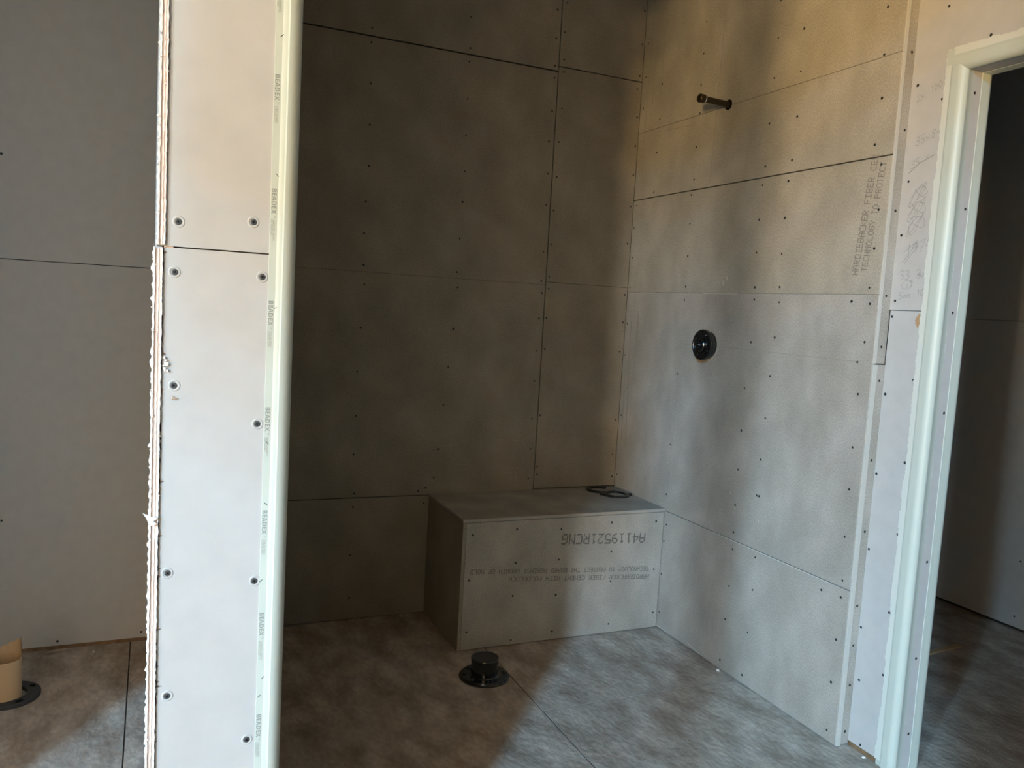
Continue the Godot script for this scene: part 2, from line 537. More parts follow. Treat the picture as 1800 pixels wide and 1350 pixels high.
func wall_back() -> void:
	var w := setting("wall_back", "back wall: grey drywall in the toilet alcove and cement board in the shower, coloured darker for its shade", "wall")
	panel(w, "studs", Vector3(OUTER - 0.15, 0, -0.16), Vector3(0.0127, TOP, -0.0128), "cavity", 0.0)
	panel(w, "wall_panel", Vector3(OUTER - 0.1, 0, -0.0128), Vector3(-3.1, GREAT, 0), "bare_wall", 0.0)
	var d := -0.0127
	var boards := []
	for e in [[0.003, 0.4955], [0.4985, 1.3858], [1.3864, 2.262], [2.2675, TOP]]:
		boards.append(panel(w, "cement_board", Vector3(-1.766, e[0], d), Vector3(-0.4075, e[1], 0), "cement_shaded"))  # darker copy for boards that lie in shade
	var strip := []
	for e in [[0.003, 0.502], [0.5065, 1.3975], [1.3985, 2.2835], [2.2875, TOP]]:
		strip.append(panel(w, "cement_board", Vector3(-0.4035, e[0], d), Vector3(-0.0005, e[1], 0), "cement_shaded"))
	var n := Vector3(0, 0, 1)
	screws(boards, 2, 0, n, [-1.191, 2.294, -1.192, 2.241, -1.188, 2.092, -1.186, 1.940, -1.183, 1.787, -1.189, 1.652, -1.191, 1.532, -1.188, 1.412, -1.182, 1.338, -1.190, 1.170, -1.197, 0.999, -1.195, 0.825, -1.198, 0.672, -1.189, 0.515, -1.192, 0.460, -1.195, 0.266, -1.193, 0.09])
	screws(boards, 2, 0, n, [-0.801, 2.408, -0.798, 2.289, -0.799, 2.237, -0.798, 2.094, -0.797, 1.952, -0.795, 1.812, -0.797, 1.691, -0.802, 1.545, -0.806, 1.411, -0.800, 1.350, -0.810, 1.181, -0.823, 1.027, -0.836, 0.869, -0.850, 0.687, -0.862, 0.569, -0.895, 0.527, -0.927, 0.515, -0.900, 0.464])
	screws(boards, 2, 0, n, [-0.426, 2.507, -0.425, 2.394, -0.423, 2.284, -0.422, 2.236, -0.424, 2.102, -0.430, 1.977, -0.426, 1.846, -0.425, 1.717, -0.425, 1.523, -0.427, 1.400, -0.421, 1.350, -0.427, 1.242, -0.431, 1.104, -0.432, 0.975, -0.432, 0.812, -0.431, 0.681, -0.433, 0.551])
	screws(strip, 2, 0, n, [-0.384, 2.543, -0.387, 2.425, -0.383, 2.316, -0.382, 2.266, -0.380, 2.119, -0.385, 1.981, -0.385, 1.837, -0.390, 1.698, -0.391, 1.557, -0.391, 1.420, -0.390, 1.370, -0.392, 1.246, -0.392, 1.113, -0.395, 0.827, -0.394, 0.603, -0.392, 0.568])
	screws(strip, 2, 0, n, [-0.012, 2.582, -0.012, 2.443, -0.014, 2.310, -0.022, 2.253, -0.013, 2.135, -0.012, 2.013, -0.012, 1.889, -0.014, 1.752, -0.018, 1.591, -0.013, 1.366, -0.013, 1.244, -0.019, 1.114, -0.018, 0.805, -0.019, 0.649, -0.014, 0.547])
	# what the maker printed on the boards, and pencil marks
	var u := Vector3(0.975, -0.02, 0).normalized()
	printed(strip[1], "HARDIEBACKER FIBER CEME", Vector3(-0.02, 0.758, 0), Vector3(-1, 0.13, 0).normalized(), Vector3(-0.13, -1, 0).normalized(), n, 0.0145, 0.017, "ink_faint", 0.75)
	printed(strip[1], "TECHNOLOGY TO PROTECT", Vector3(-0.016, 0.724, 0), Vector3(-1, 0.12, 0).normalized(), Vector3(-0.12, -1, 0).normalized(), n, 0.0155, 0.017, "ink_faint", 0.7)
	handwriting(strip[1], "1352754-", Vector3(-0.19, 0.588, 0), Vector3(1, -0.18, 0).normalized(), Vector3(0.1, 1, 0).normalized(), n, 0.034, "ink_faint", 0.0013)
	lines(strip[1], "pencil_and_shade_line", Vector3.ZERO, Vector3(1, 0, 0), Vector3(0, 1, 0), n, [[-0.38, 0.672, -0.24, 0.667], [-0.36, 0.68, -0.3, 0.666], [-0.16, 0.548, -0.03, 0.53], [-0.10, 0.563, -0.02, 0.556]], 0.0016, "ink_faint")
	var s := Vector3(0.19, 1, 0).normalized()
	printed(boards[1], "HARDIEBACKER FIBER CEMENT WITH", Vector3(-0.503, 0.565, 0), s, Vector3(-1, 0.19, 0).normalized(), n, 0.0145, 0.014, "ink_faint", 0.6)
	printed(boards[1], "TECHNOLOGY TO PROTECT THE BOARD AGAIN", Vector3(-0.474, 0.565, 0), Vector3(0.09, 1, 0).normalized(), Vector3(-1, 0.09, 0).normalized(), n, 0.0145, 0.014, "ink_faint", 0.6)
	lines(boards[1], "pencil_and_shade_line", Vector3.ZERO, Vector3(1, 0, 0), Vector3(0, 1, 0), n, [[-0.905, 0.8, -0.925, 0.6], [-0.645, 0.77, -0.655, 0.55], [-0.675, 0.59, -0.655, 0.555, -0.63, 0.6]], 0.0014, "ink_faint")
	handwriting(strip[2], "10x8", Vector3(-0.335, 1.62, 0), Vector3(1, 0, 0), Vector3(0, 1, 0), n, 0.022, "ink_faint")
	handwriting(strip[2], "15-8", Vector3(-0.335, 1.57, 0), Vector3(1, 0, 0), Vector3(0, 1, 0), n, 0.022, "ink_faint")
	# alcove drywall
	var a0 := panel(w, "drywall_sheet", Vector3(-3.0, 0.014, d), Vector3(-1.90, 1.3442, 0), "drywall")
	var a1 := panel(w, "drywall_sheet", Vector3(-3.0, 1.3464, d), Vector3(-1.90, TOP, 0), "drywall")
	screws([a0, a1], 2, 0, n, [-2.216, 0.030, -1.949, 0.034, -2.383, 1.681, -2.383, 0.47])
	printed(a1, "FIRE-RESISTANT", Vector3(-2.069, 1.734, 0), Vector3(1, 0.045, 0).normalized(), Vector3(-0.045, 1, 0).normalized(), n, 0.0083, 0.008, "alcove_ink", 0.7)
	printed(a0, "FIRE-RESISTANT", Vector3(-2.060, 0.398, 0), Vector3(1, 0.045, 0).normalized(), Vector3(-0.045, 1, 0).normalized(), n, 0.0083, 0.008, "alcove_ink", 0.55)
	panel(w, "bottom_plate", Vector3(-3.0, 0.0, -0.0126), Vector3(-1.90, 0.0138, -0.003), "wood", 0.0)

func wall_right() -> void:
	var w := setting("wall_right", "plumbing wall of grey cement board stepping back to pale drywall beside the doorway", "wall")
	panel(w, "studs", Vector3(0.0128, 0, -0.1), Vector3(0.0498, TOP, 1.366), "cavity", 0.0)
	panel(w, "studs", Vector3(0.0632, 0, -0.7), Vector3(0.152, TOP, 1.53), "cavity", 0.0)
	panel(w, "studs", Vector3(0.0632, 2.0, 1.53), Vector3(0.152, TOP, 3.8), "cavity", 0.0)
	panel(w, "studs", Vector3(0.0632, 0, 2.37), Vector3(0.152, 2.0, 3.8), "cavity", 0.0)
	var boards := []
	var kinds := ["cement", "cement", "cement_pale", "cement_pale", "cement_pale"]
	var ys := [[0.004, 0.4905], [0.4925, 1.3790], [1.3794, 1.777], [1.7805, 2.0651], [2.0660, TOP]]
	for i in 5:
		boards.append(panel(w, "cement_board", Vector3(0, ys[i][0], 0.0), Vector3(0.0127, ys[i][1], 1.38), kinds[i], 0.0012))
	var n := Vector3(-1, 0, 0)
	screws(boards, 0, 0, n, [1.312, 2.206, 0.975, 2.239, 0.853, 2.242, 1.315, 2.071, 0.976, 2.104, 0.850, 2.111, 1.322, 1.947, 0.978, 1.959, 0.845, 1.960, 1.312, 1.816, 0.971, 1.819, 0.842, 1.816, 1.343, 1.755, 0.963, 1.752, 0.836, 1.753, 1.349, 1.625, 0.961, 1.631, 0.834, 1.635, 0.428, 1.649, 1.347, 1.513, 0.961, 1.512, 0.834, 1.521, 0.851, 2.365, 0.438, 2.414, 0.434, 2.297, 0.433, 2.180, 0.438, 2.072, 0.433, 1.944, 0.433, 1.819, 0.425, 1.761])
	screws(boards, 0, 0, n, [0.160, 2.243, 0.156, 1.963, 0.027, 1.755, 0.018, 1.659, 0.431, 1.523, 0.432, 1.403, 0.841, 1.400, 0.965, 1.401, 1.343, 1.399, 0.430, 1.350, 0.843, 1.357, 0.969, 1.350, 1.281, 1.358, 1.351, 1.352, 0.962, 1.231, 0.845, 1.208, 1.345, 1.239, 1.325, 1.178, 0.956, 1.099, 0.831, 1.043, 1.339, 1.083, 0.950, 0.953, 0.833, 0.892, 1.338, 0.922, 0.946, 0.808, 0.833, 0.750, 1.341, 0.794, 0.941, 0.681, 0.953, 0.681, 0.833, 0.620])
	screws(boards, 0, 0, n, [0.420, 1.055, 0.410, 0.766, 0.408, 0.560, 1.341, 0.648, 0.836, 0.521, 1.349, 0.514, 0.839, 0.459, 0.960, 0.466, 1.270, 0.457, 1.349, 0.461, 0.961, 0.350, 0.837, 0.321, 0.831, 0.195, 0.955, 0.194, 1.346, 0.327, 0.821, 0.036, 0.945, 0.034, 1.343, 0.190, 1.344, 0.036, 0.424, 0.438, 0.416, 0.367, 0.416, 0.228, 0.421, 0.069])
	screws(boards, 0, 0, n, [0.03, 2.44, 0.03, 2.30, 0.026, 2.17, 0.02, 1.53, 0.02, 1.40, 0.018, 1.24, 0.018, 1.10, 0.02, 0.83, 0.02, 0.56, 0.16, 2.10, 0.155, 1.80])
	var up := Vector3(0, 1, 0.106).normalized()
	printed(boards[2], "HARDIEBACKER FIBER CEM", Vector3(0, 1.437, 1.293), up, Vector3(0, 0.106, -1).normalized(), n, 0.0161, 0.024, "ink")
	printed(boards[2], "TECHNOLOGY TO PROTECT", Vector3(0, 1.447, 1.326), Vector3(0, 1, 0.11).normalized(), Vector3(0, 0.11, -1).normalized(), n, 0.0152, 0.022, "ink")
	var z := Vector3(0, 0, 1)
	var y := Vector3(0, 1, 0)
	lines(boards[1], "pencil_and_shade_line", Vector3.ZERO, z, y, n, [[0.441, 1.176, 0.56, 1.178], [0.673, 1.181, 1.322, 1.179]], 0.0018, "scuff_and_shade")
	lines(boards[1], "pencil_and_shade_line", Vector3.ZERO, z, y, n, [[0.432, 1.35, 0.43, 1.05], [0.428, 0.95, 0.408, 0.5], [0.30, 0.92, 0.43, 0.955], [0.42, 0.93, 0.435, 0.99]], 0.0016, "scuff_and_shade")
	lines(boards[1], "scuff_and_shade", Vector3.ZERO, z, y, n, [[0.05, 1.25, 0.056, 0.95], [0.10, 1.30, 0.10, 1.05], [0.108, 1.28, 0.104, 1.15], [0.06, 1.0, 0.07, 0.7], [0.03, 0.95, 0.035, 0.72]], 0.005, "scuff_and_shade")  # scratches and the shade of the corner, drawn as strokes
	lines(boards[4], "pencil_and_shade_line", Vector3.ZERO, z, y, n, [[0.555, 2.6, 0.545, 2.08], [0.10, 2.7, 0.095, 2.1], [0.06, 2.7, 0.05, 2.08], [0.16, 2.6, 0.15, 2.2]], 0.0022, "scuff_and_shade")  # strokes near the back draw scratches and corner shade
	lines(boards[3], "pencil_and_shade_line", Vector3.ZERO, z, y, n, [[0.545, 2.06, 0.535, 1.79], [0.05, 2.06, 0.045, 1.85], [0.2, 2.045, 0.4, 2.035]], 0.002, "scuff_and_shade")  # the stroke by the corner stands for scratches and its shade
	lines(boards[2], "plaster_smear", Vector3.ZERO, z, y, n, [[0.663, 1.425, 0.665, 1.41], [0.68, 1.44, 0.686, 1.43]], 0.004, "smear")
	lines(boards[1], "plaster_smear", Vector3.ZERO, z, y, n, [[0.10, 1.3772, 0.22, 1.377], [0.55, 1.3772, 0.75, 1.3772], [0.83, 0.615, 0.835, 0.605], [0.80, 0.66, 0.806, 0.655], [0.958, 0.60, 0.962, 0.59]], 0.0022, "smear")
	lines(boards[0], "plaster_smear", Vector3.ZERO, z, y, n, [[0.72, 0.4898, 1.30, 0.4894], [0.62, 0.02, 0.70, 0.008], [0.02, 0.02, 0.5, 0.006]], 0.002, "smear")
	# the end of the furred-out part: edge strip and narrow return boards
	var strips := []
	for e in [[1.178, TOP, 0.0], [0.004, 1.175, 0.0035]]:
		strips.append(panel(w, "cement_strip", Vector3(0.0145 + e[2], e[0], 1.364), Vector3(0.0533, e[1], 1.3775 + e[2]), "cement", 0.0012))
		panel(w, "edge_strip", Vector3(0.0012, e[0], 1.3802), Vector3(0.0142 + e[2], e[1], 1.382 + e[2]), "cement_edge", 0.0005)
	screws(strips, 2, 1.3775, Vector3(0, 0, 1), [0.038, 2.069, 0.040, 1.852, 0.035, 1.623, 0.032, 1.377, 0.033, 1.228])
	screws([strips[1]], 2, 1.381, Vector3(0, 0, 1), [0.034, 1.128, 0.034, 0.890, 0.036, 0.673, 0.035, 0.443, 0.035, 0.319, 0.037, 0.193, 0.036, 0.045])
	# drywall beside and over the doorway
	var lowd := panel(w, "drywall_sheet", Vector3(0.05, 0.016, 1.3815), Vector3(0.0627, 1.3365, 1.527), "drywall")
	var st := begin()
	box(st, Vector3(0.05, 1.3382, 1.378), Vector3(0.0627, TOP, 1.527), 0.0)
	box(st, Vector3(0.05, 2.003, 1.527), Vector3(0.0627, TOP, 3.8), 0.0)
	var upd := put(w, "drywall_sheet", st, "drywall")
	panel(w, "drywall_sheet", Vector3(0.05, 0.016, 2.372), Vector3(0.0627, 2.0, 3.8), "drywall")
	panel(w, "drywall_sheet", Vector3(0.152, 0.016, -0.5), Vector3(0.165, TOP, 1.527), "drywall")
	panel(w, "drywall_sheet", Vector3(0.152, 2.003, 1.527), Vector3(0.165, TOP, 3.8), "drywall")
	panel(w, "drywall_sheet", Vector3(0.152, 0.016, 2.372), Vector3(0.165, 2.0, 3.8), "drywall")
	screws([lowd, upd], 0, 0.05, n, [1.399, 1.974, 1.400, 1.705, 1.394, 1.553, 1.395, 1.364, 1.390, 1.318, 1.485, 1.141, 1.393, 1.090, 1.485, 0.903, 1.390, 0.851, 1.485, 0.693, 1.390, 0.621, 1.484, 0.459, 1.390, 0.378, 1.485, 0.270, 1.402, 0.217, 1.430, 0.025, 1.476, 2.168, 1.612, 2.055, 1.484, 1.919, 1.405, 2.3, 1.62, 2.35])
	# torn face paper by the bead
	st = begin()
	ragged(st, Vector3(0.0499, 1.290, 1.492), y, Vector3(0, 0, -1), n, 0.038, 0.012, 0.0003, 0.002, func(s): return 0.009 * sin(s * 83.0) + 0.002 * sin(s * 700.0))
	put(lowd, "torn_paper_patch", st, "kraft")
	# carpenter's sums in pencil
	var at := Vector3(0.05, 0, 0)
	var uu := Vector3(0, 0.25, 1).normalized()
	handwriting(upd, "2x 100--2", at + Vector3(0, 1.925, 1.40), Vector3(0, 0.35, 1).normalized(), Vector3(0, 1, -0.1).normalized(), n, 0.020, "pencil")
	handwriting(upd, "35x8-7", at + Vector3(0, 1.802, 1.408), uu, Vector3(0, 1, 0), n, 0.024, "pencil")
	handwriting(upd, "35 x 178", at + Vector3(0, 1.738, 1.402), Vector3(0, 0.38, 1).normalized(), Vector3(0, 1, 0), n, 0.022, "pencil")
	lines(upd, "pencil_and_shade_line", at, z, y, n, [[1.398, 1.728, 1.43, 1.752, 1.478, 1.77]], 0.0022, "pencil")
	var loops := []
	for k in 3:
		var pts := []
		for i in 26:
			var a := i * 0.62
			pts.append(1.432 + 0.024 * cos(a) + 0.0006 * i + rng.randf_range(-0.004, 0.004))
			pts.append(1.662 - k * 0.042 + 0.02 * sin(a * 1.3) + 0.5 * (0.0006 * i) + 0.012 * cos(a) + rng.randf_range(-0.004, 0.004))
		loops.append(pts)
	lines(upd, "pencil_scribble", at, z, y, n, loops, 0.0011, "pencil")
	handwriting(upd, "1974", at + Vector3(0, 1.488, 1.408), uu, Vector3(0, 1, 0), n, 0.032, "pencil")
	lines(upd, "pencil_and_shade_line", at, z, y, n, [[1.408, 1.475, 1.45, 1.53], [1.415, 1.472, 1.455, 1.522], [1.41, 1.505, 1.452, 1.535]], 0.0013, "pencil")
	handwriting(upd, "53 3/8", at + Vector3(0, 1.424, 1.400), Vector3(0, 0.05, 1).normalized(), Vector3(0, 1, 0), n, 0.026, "pencil")
	lines(upd, "pencil_and_shade_line", at, z, y, n, [[1.472, 1.433, 1.462, 1.438, 1.472, 1.444], [1.464, 1.441, 1.488, 1.442], [1.464, 1.436, 1.488, 1.437], [1.481, 1.446, 1.49, 1.440, 1.481, 1.433]], 0.001, "pencil")
	handwriting(upd, "i7", at + Vector3(0, 1.403, 1.425), Vector3(0, 0, 1), Vector3(0, 1, 0), n, 0.016, "pencil")
	lines(upd, "pencil_and_shade_line", at, z, y, n, [[1.412, 1.412, 1.425, 1.424, 1.445, 1.422, 1.448, 1.408, 1.435, 1.398, 1.416, 1.400, 1.412, 1.412]], 0.001, "pencil")
	handwriting(upd, "5on 108", at + Vector3(0, 1.368, 1.404), Vector3(0, 0.12, 1).normalized(), Vector3(0, 1, 0), n, 0.020, "pencil")

# ------------------------------------------------------------------ the near wall end
func spikes(sd: int, base: float, fine: float, deep: float, often: float) -> Callable:
	var n := FastNoiseLite.new()
	n.seed = sd
	n.frequency = 90.0
	n.fractal_octaves = 3
	var m := FastNoiseLite.new()
	m.seed = sd + 1
	m.frequency = often
	return func(s): return base + fine * n.get_noise_1d(s) - deep * pow(maxf(0.0, m.get_noise_1d(s) * 1.9 - 0.25), 2.0)

func partition() -> void:
	var w := setting("wall_center", "near wall end of pale drywall between the alcove and the shower, left edge ragged", "wall")
	panel(w, "studs", Vector3(-1.914, 0, 0.0), Vector3(-1.7705, TOP, 1.985), "cavity", 0.0)
	panel(w, "cement_board", Vector3(-1.7695, 0.004, 0.001), Vector3(-1.7565, TOP, 1.984), "cement_shaded")
	var y := Vector3(0, 1, 0)
	var n := Vector3(0, 0, 1)
	# side sheets, whose cut edges face the camera
	var sheets := [[0.016, 1.332, -1.9295, -1.9190, 4], [1.3335, TOP, -1.9255, -1.9165, 5]]
	for e in sheets:
		var s := panel(w, "drywall_sheet", Vector3(e[2], e[0], 0.0), Vector3(e[3], e[1], 1.9985), "drywall", 0.0006)
		panel(s, "gypsum_core", Vector3(e[2] + 0.0012, e[0] + 0.001, 1.998), Vector3(e[3] - 0.001, e[1] - 0.001, 2.0005), "gypsum", 0.0004)
		for k in 3:      # torn paper of both faces and a crushed ridge between
			var st := begin()
			var px: float = [e[2] + 0.0012, e[3] - 0.0002, (e[2] + e[3]) * 0.5 + 0.0012][k]
			var wd: float = [0.0016, 0.0011, 0.0006][k]
			var cb := spikes(50 + e[4] * 7 + k, 0.0, 0.0024 if k == 0 else 0.0013, -0.0030 if k == 0 else -0.0010, 60.0)
			ragged(st, Vector3(px, e[0] + 0.001, 1.9985), y, Vector3(-1, 0, 0), n, e[1] - e[0] - 0.002, wd, [0.0038, 0.0052, 0.003][k], 0.0026, cb)
			var cb2 := spikes(90 + e[4] * 7 + k, 0.0, 0.0007, -0.0006, 70.0)
			ragged(st, Vector3(px, e[0] + 0.001, 1.9985), y, Vector3(1, 0, 0), n, e[1] - e[0] - 0.002, wd * 0.6, [0.0038, 0.0052, 0.003][k], 0.0026, cb2)
			put(s, "torn_paper_edge", st, "torn_paper")
		var st2 := begin()      # crumbs clinging to the cut
		var yy: float = e[0]
		while yy < e[1]:
			yy += rng.randf_range(0.0015, 0.0075)
			var c := Vector3((e[2] + 0.0006) if rng.randf() < 0.7 else e[3] - 0.0006, yy, 2.0015)
			c.x += rng.randf_range(-0.0016, 0.0013)
			var r := rng.randf_range(0.0008, 0.0026)
			var q := []
			for k in 4:
				q.append(c + Vector3(rng.randf_range(-1, 1), rng.randf_range(-1, 1), rng.randf_range(-0.4, 1.4)) * r)
			for f in [[0, 1, 2], [0, 1, 3], [0, 2, 3], [1, 2, 3]]:
				tri(st2, q[f[0]], q[f[1]], q[f[2]], (q[f[0]] + q[f[1]] + q[f[2]]) / 3.0 - (q[0] + q[1] + q[2] + q[3]) / 4.0)
		put(s, "gypsum_crumbs", st2, "torn_paper").set_meta("kind", "stuff")
	# a flap of paper that sticks out
	var st3 := begin()
	ragged(st3, Vector3(-1.9285, 0.972, 2.001), Vector3(0.1, 1, 0).normalized(), Vector3(-1, 0.45, 0.1).normalized(), n, 0.012, 0.002, 0.002, 0.002, func(s): return 0.009 * pow(s / 0.012, 1.6))
	ragged(st3, Vector3(-1.9285, 0.972, 2.003), Vector3(0.1, 1, 0).normalized(), Vector3(1, 0.1, 0.4).normalized(), n, 0.011, 0.006, 0.002, 0.002, func(s): return 0.003 * sin(s * 900.0))
	put(w, "torn_paper_flap", st3, "torn_paper")
	# face panels, their left edges frayed, over the paper of the layer behind
	panel(w, "paper_backing", Vector3(-1.9172, 0.016, 1.9950), Vector3(-1.906, TOP, 1.9972), "gypsum", 0.0)
	var faces := []
	for e in [[0.016, 1.3318, -1.9180, 61], [1.3336, TOP, -1.9158, 71]]:
		var st := begin()
		var len: float = e[1] - e[0]
		ragged(st, Vector3(-1.7715, e[0], 1.9873), y, Vector3(-1, 0, 0), n, len, -1.7715 - e[2], 0.0127, 0.0022, spikes(e[3], -0.0002, 0.0022, 0.0075, 110.0))
		quad(st, Vector3(-1.7715, e[0], 1.9873), Vector3(e[2], e[0], 1.9873), Vector3(e[2], e[0], 2.0), Vector3(-1.7715, e[0], 2.0), Vector3(0, -1, 0))
		quad(st, Vector3(-1.7715, e[1], 1.9873), Vector3(e[2], e[1], 1.9873), Vector3(e[2], e[1], 2.0), Vector3(-1.7715, e[1], 2.0), Vector3(0, 1, 0))
		faces.append(put(w, "drywall_panel", st, "drywall"))
	for p in [[-1.901, 1.365, 1], [-1.809, 1.373, 1], [-1.904, 1.301, 0], [-1.796, 1.302, 0], [-1.903, 1.155, 0], [-1.7975, 1.104, 0], [-1.906, 0.905, 0], [-1.7955, 0.885, 0], [-1.904, 0.735, 0], [-1.7995, 0.656, 0]]:
		var b := turned(n, rng.randf() * TAU)
		var tilt := Vector3(rng.randf_range(-0.08, 0.08), 0, 0)
		var s := mi(faces[p[2]], "screw", G["screw_big"], "screw_steel")
		s.transform = Transform3D(b, Vector3(p[0], p[1], 2.0) + tilt * 0.0)
		var c := mi(faces[p[2]], "screw_recess", G["cross"], "recess")
		c.transform = s.transform
		var d := mi(faces[p[2]], "screw_dimple", G["dimple"], "drywall")
		d.transform = Transform3D(b, Vector3(p[0] + rng.randf_range(-0.0005, 0.001), p[1], 2.0))
	# bruises: a broken spot below a screw and loose paper at the edge
	var stb := begin()
	for k in 7:
		var c2 := Vector3(-1.901 + rng.randf_range(-0.004, 0.004), 1.137 + rng.randf_range(-0.002, 0.003), 2.0002)
		tri(stb, c2, c2 + Vector3(rng.randf_range(0.001, 0.004), rng.randf_range(-0.002, 0.002), 0.0016), c2 + Vector3(rng.randf_range(-0.001, 0.001), rng.randf_range(0.001, 0.003), 0.001), n)
	put(faces[0], "torn_paper_spot", stb, "kraft")
	stb = begin()
	for k in 9:
		var c3 := Vector3(-1.9155 + rng.randf_range(-0.001, 0.003), 1.186 + rng.randf_range(-0.014, 0.004), 2.0004)
		var l := rng.randf_range(0.002, 0.006)
		quad(stb, c3, c3 + Vector3(l, rng.randf_range(-0.002, 0.004), 0.003), c3 + Vector3(l * 0.8, 0.003, 0.004), c3 + Vector3(0, 0.003, 0.0005), n)
	put(faces[0], "torn_paper_spot", stb, "torn_paper")
	# the bullnose corner bead
	var t := setting("trim_1", "pale green-white bullnose corner bead with printed flange on the near wall end", "corner bead")
	var prof := [Vector3(-1.7885, 0, 2.0), Vector3(-1.7883, 0, 2.0011), Vector3(-1.7790, 0, 2.0013), Vector3(-1.7785, 0, 2.0017), Vector3(-1.7722, 0, 2.0024), Vector3(-1.7712, 0, 2.0043)]
	for i in 11:
		var a := PI / 2 * i / 10.0
		prof.append(Vector3(-1.7705 + 0.0185 * sin(a), 0, 1.9862 + 0.0188 * cos(a)))
	prof.append(Vector3(-1.7535, 0, 1.983))
	prof.append(Vector3(-1.7550, 0, 1.960))
	prof.append(Vector3(-1.7565, 0, 1.958))
	var st4 := begin()
	sweep(st4, prof, Vector3(0, TOP, 0), func(p): return p - Vector3(-1.80, p.y, 1.95))
	put(t, "bead", st4, "vinyl")
	# its printing, read downwards
	var tops := [1.713, 1.566, 1.419, 1.271, 1.127, 0.984, 0.839, 0.691, 0.545, 0.40]
	var second := ["SANS GARANTIE", "CRACK FREE", "GARANTIA LIMITES", "CRACK FREE", "SANS GARANTIE", "CRACK FREE", "GARANTIA LIMITES", "CRACK FREE", "SANS GARANTIE", "GARANTIA LIMITES"]
	var low := {"SANS GARANTIE": "SANS FISSURES", "CRACK FREE": "GUARANTEED", "GARANTIA LIMITES": "DE FISURAS"}
	for i in tops.size():
		bead_word(t, "BEADEX", tops[i], -1.7872, 0.0062, 0.033, true)
		bead_word(t, "TM", tops[i] - 0.035, -1.7835, 0.0022, 0.003, false)
		bead_word(t, second[i], tops[i] - 0.041, -1.7852, 0.0031, 0.021 if second[i] == "CRACK FREE" else 0.027, false)
		bead_word(t, low[second[i]], tops[i] - 0.041, -1.7874, 0.0017, 0.020, false)
	for p in [[-1.780, 1.616, 0.8], [-1.781, 1.437, -0.7], [-1.778, 1.262, 0.55], [-1.784, 1.078, -0.8], [-1.783, 0.993, -0.7], [-1.787, 0.885, 0.6], [-1.780, 0.745, 0.75], [-1.785, 0.718, 0.7]]:
		var o := mi(t, "staple", G["staple"], "screw")
		o.transform = Transform3D(Basis(Vector3(cos(p[2]), sin(p[2]), 0), n, Vector3(cos(p[2]), sin(p[2]), 0).cross(n)).scaled(Vector3(0.6, 0.6, 0.6)), Vector3(p[0], p[1], 2.0013))

func bead_word(t: Node, words: String, top: float, base_x: float, height: float, long: float, bold: bool) -> void:
	var key := "word " + words
	if not G.has(key):
		var f := SystemFont.new()
		f.font_names = PackedStringArray(["Droid Sans"])
		f.font_weight = 700 if bold else 400
		f.font_italic = bold
		var tm := TextMesh.new()
		tm.text = words
		tm.font = f
		tm.font_size = 32
		tm.pixel_size = 0.01
		tm.depth = 0.0
		tm.curve_step = 2.0
		tm.horizontal_alignment = HORIZONTAL_ALIGNMENT_LEFT
		tm.vertical_alignment = VERTICAL_ALIGNMENT_BOTTOM
		G[key] = tm
	var tmm: TextMesh = G[key]
	var bb := tmm.get_aabb()
	var sx := long / bb.size.x
	var sy := height / bb.size.y
	var o := mi(t, "printed_text", tmm, "bead_ink")
	# reading runs down, letters' tops point to the right
	var u := Vector3(0, -1, 0)
	var v := Vector3(1, 0, 0)
	var b := Basis(u * sx, v * sy, u.cross(v).normalized())
	o.transform = Transform3D(b, Vector3(base_x, top, 2.0016) - u * sx * bb.position.x - v * sy * bb.position.y)

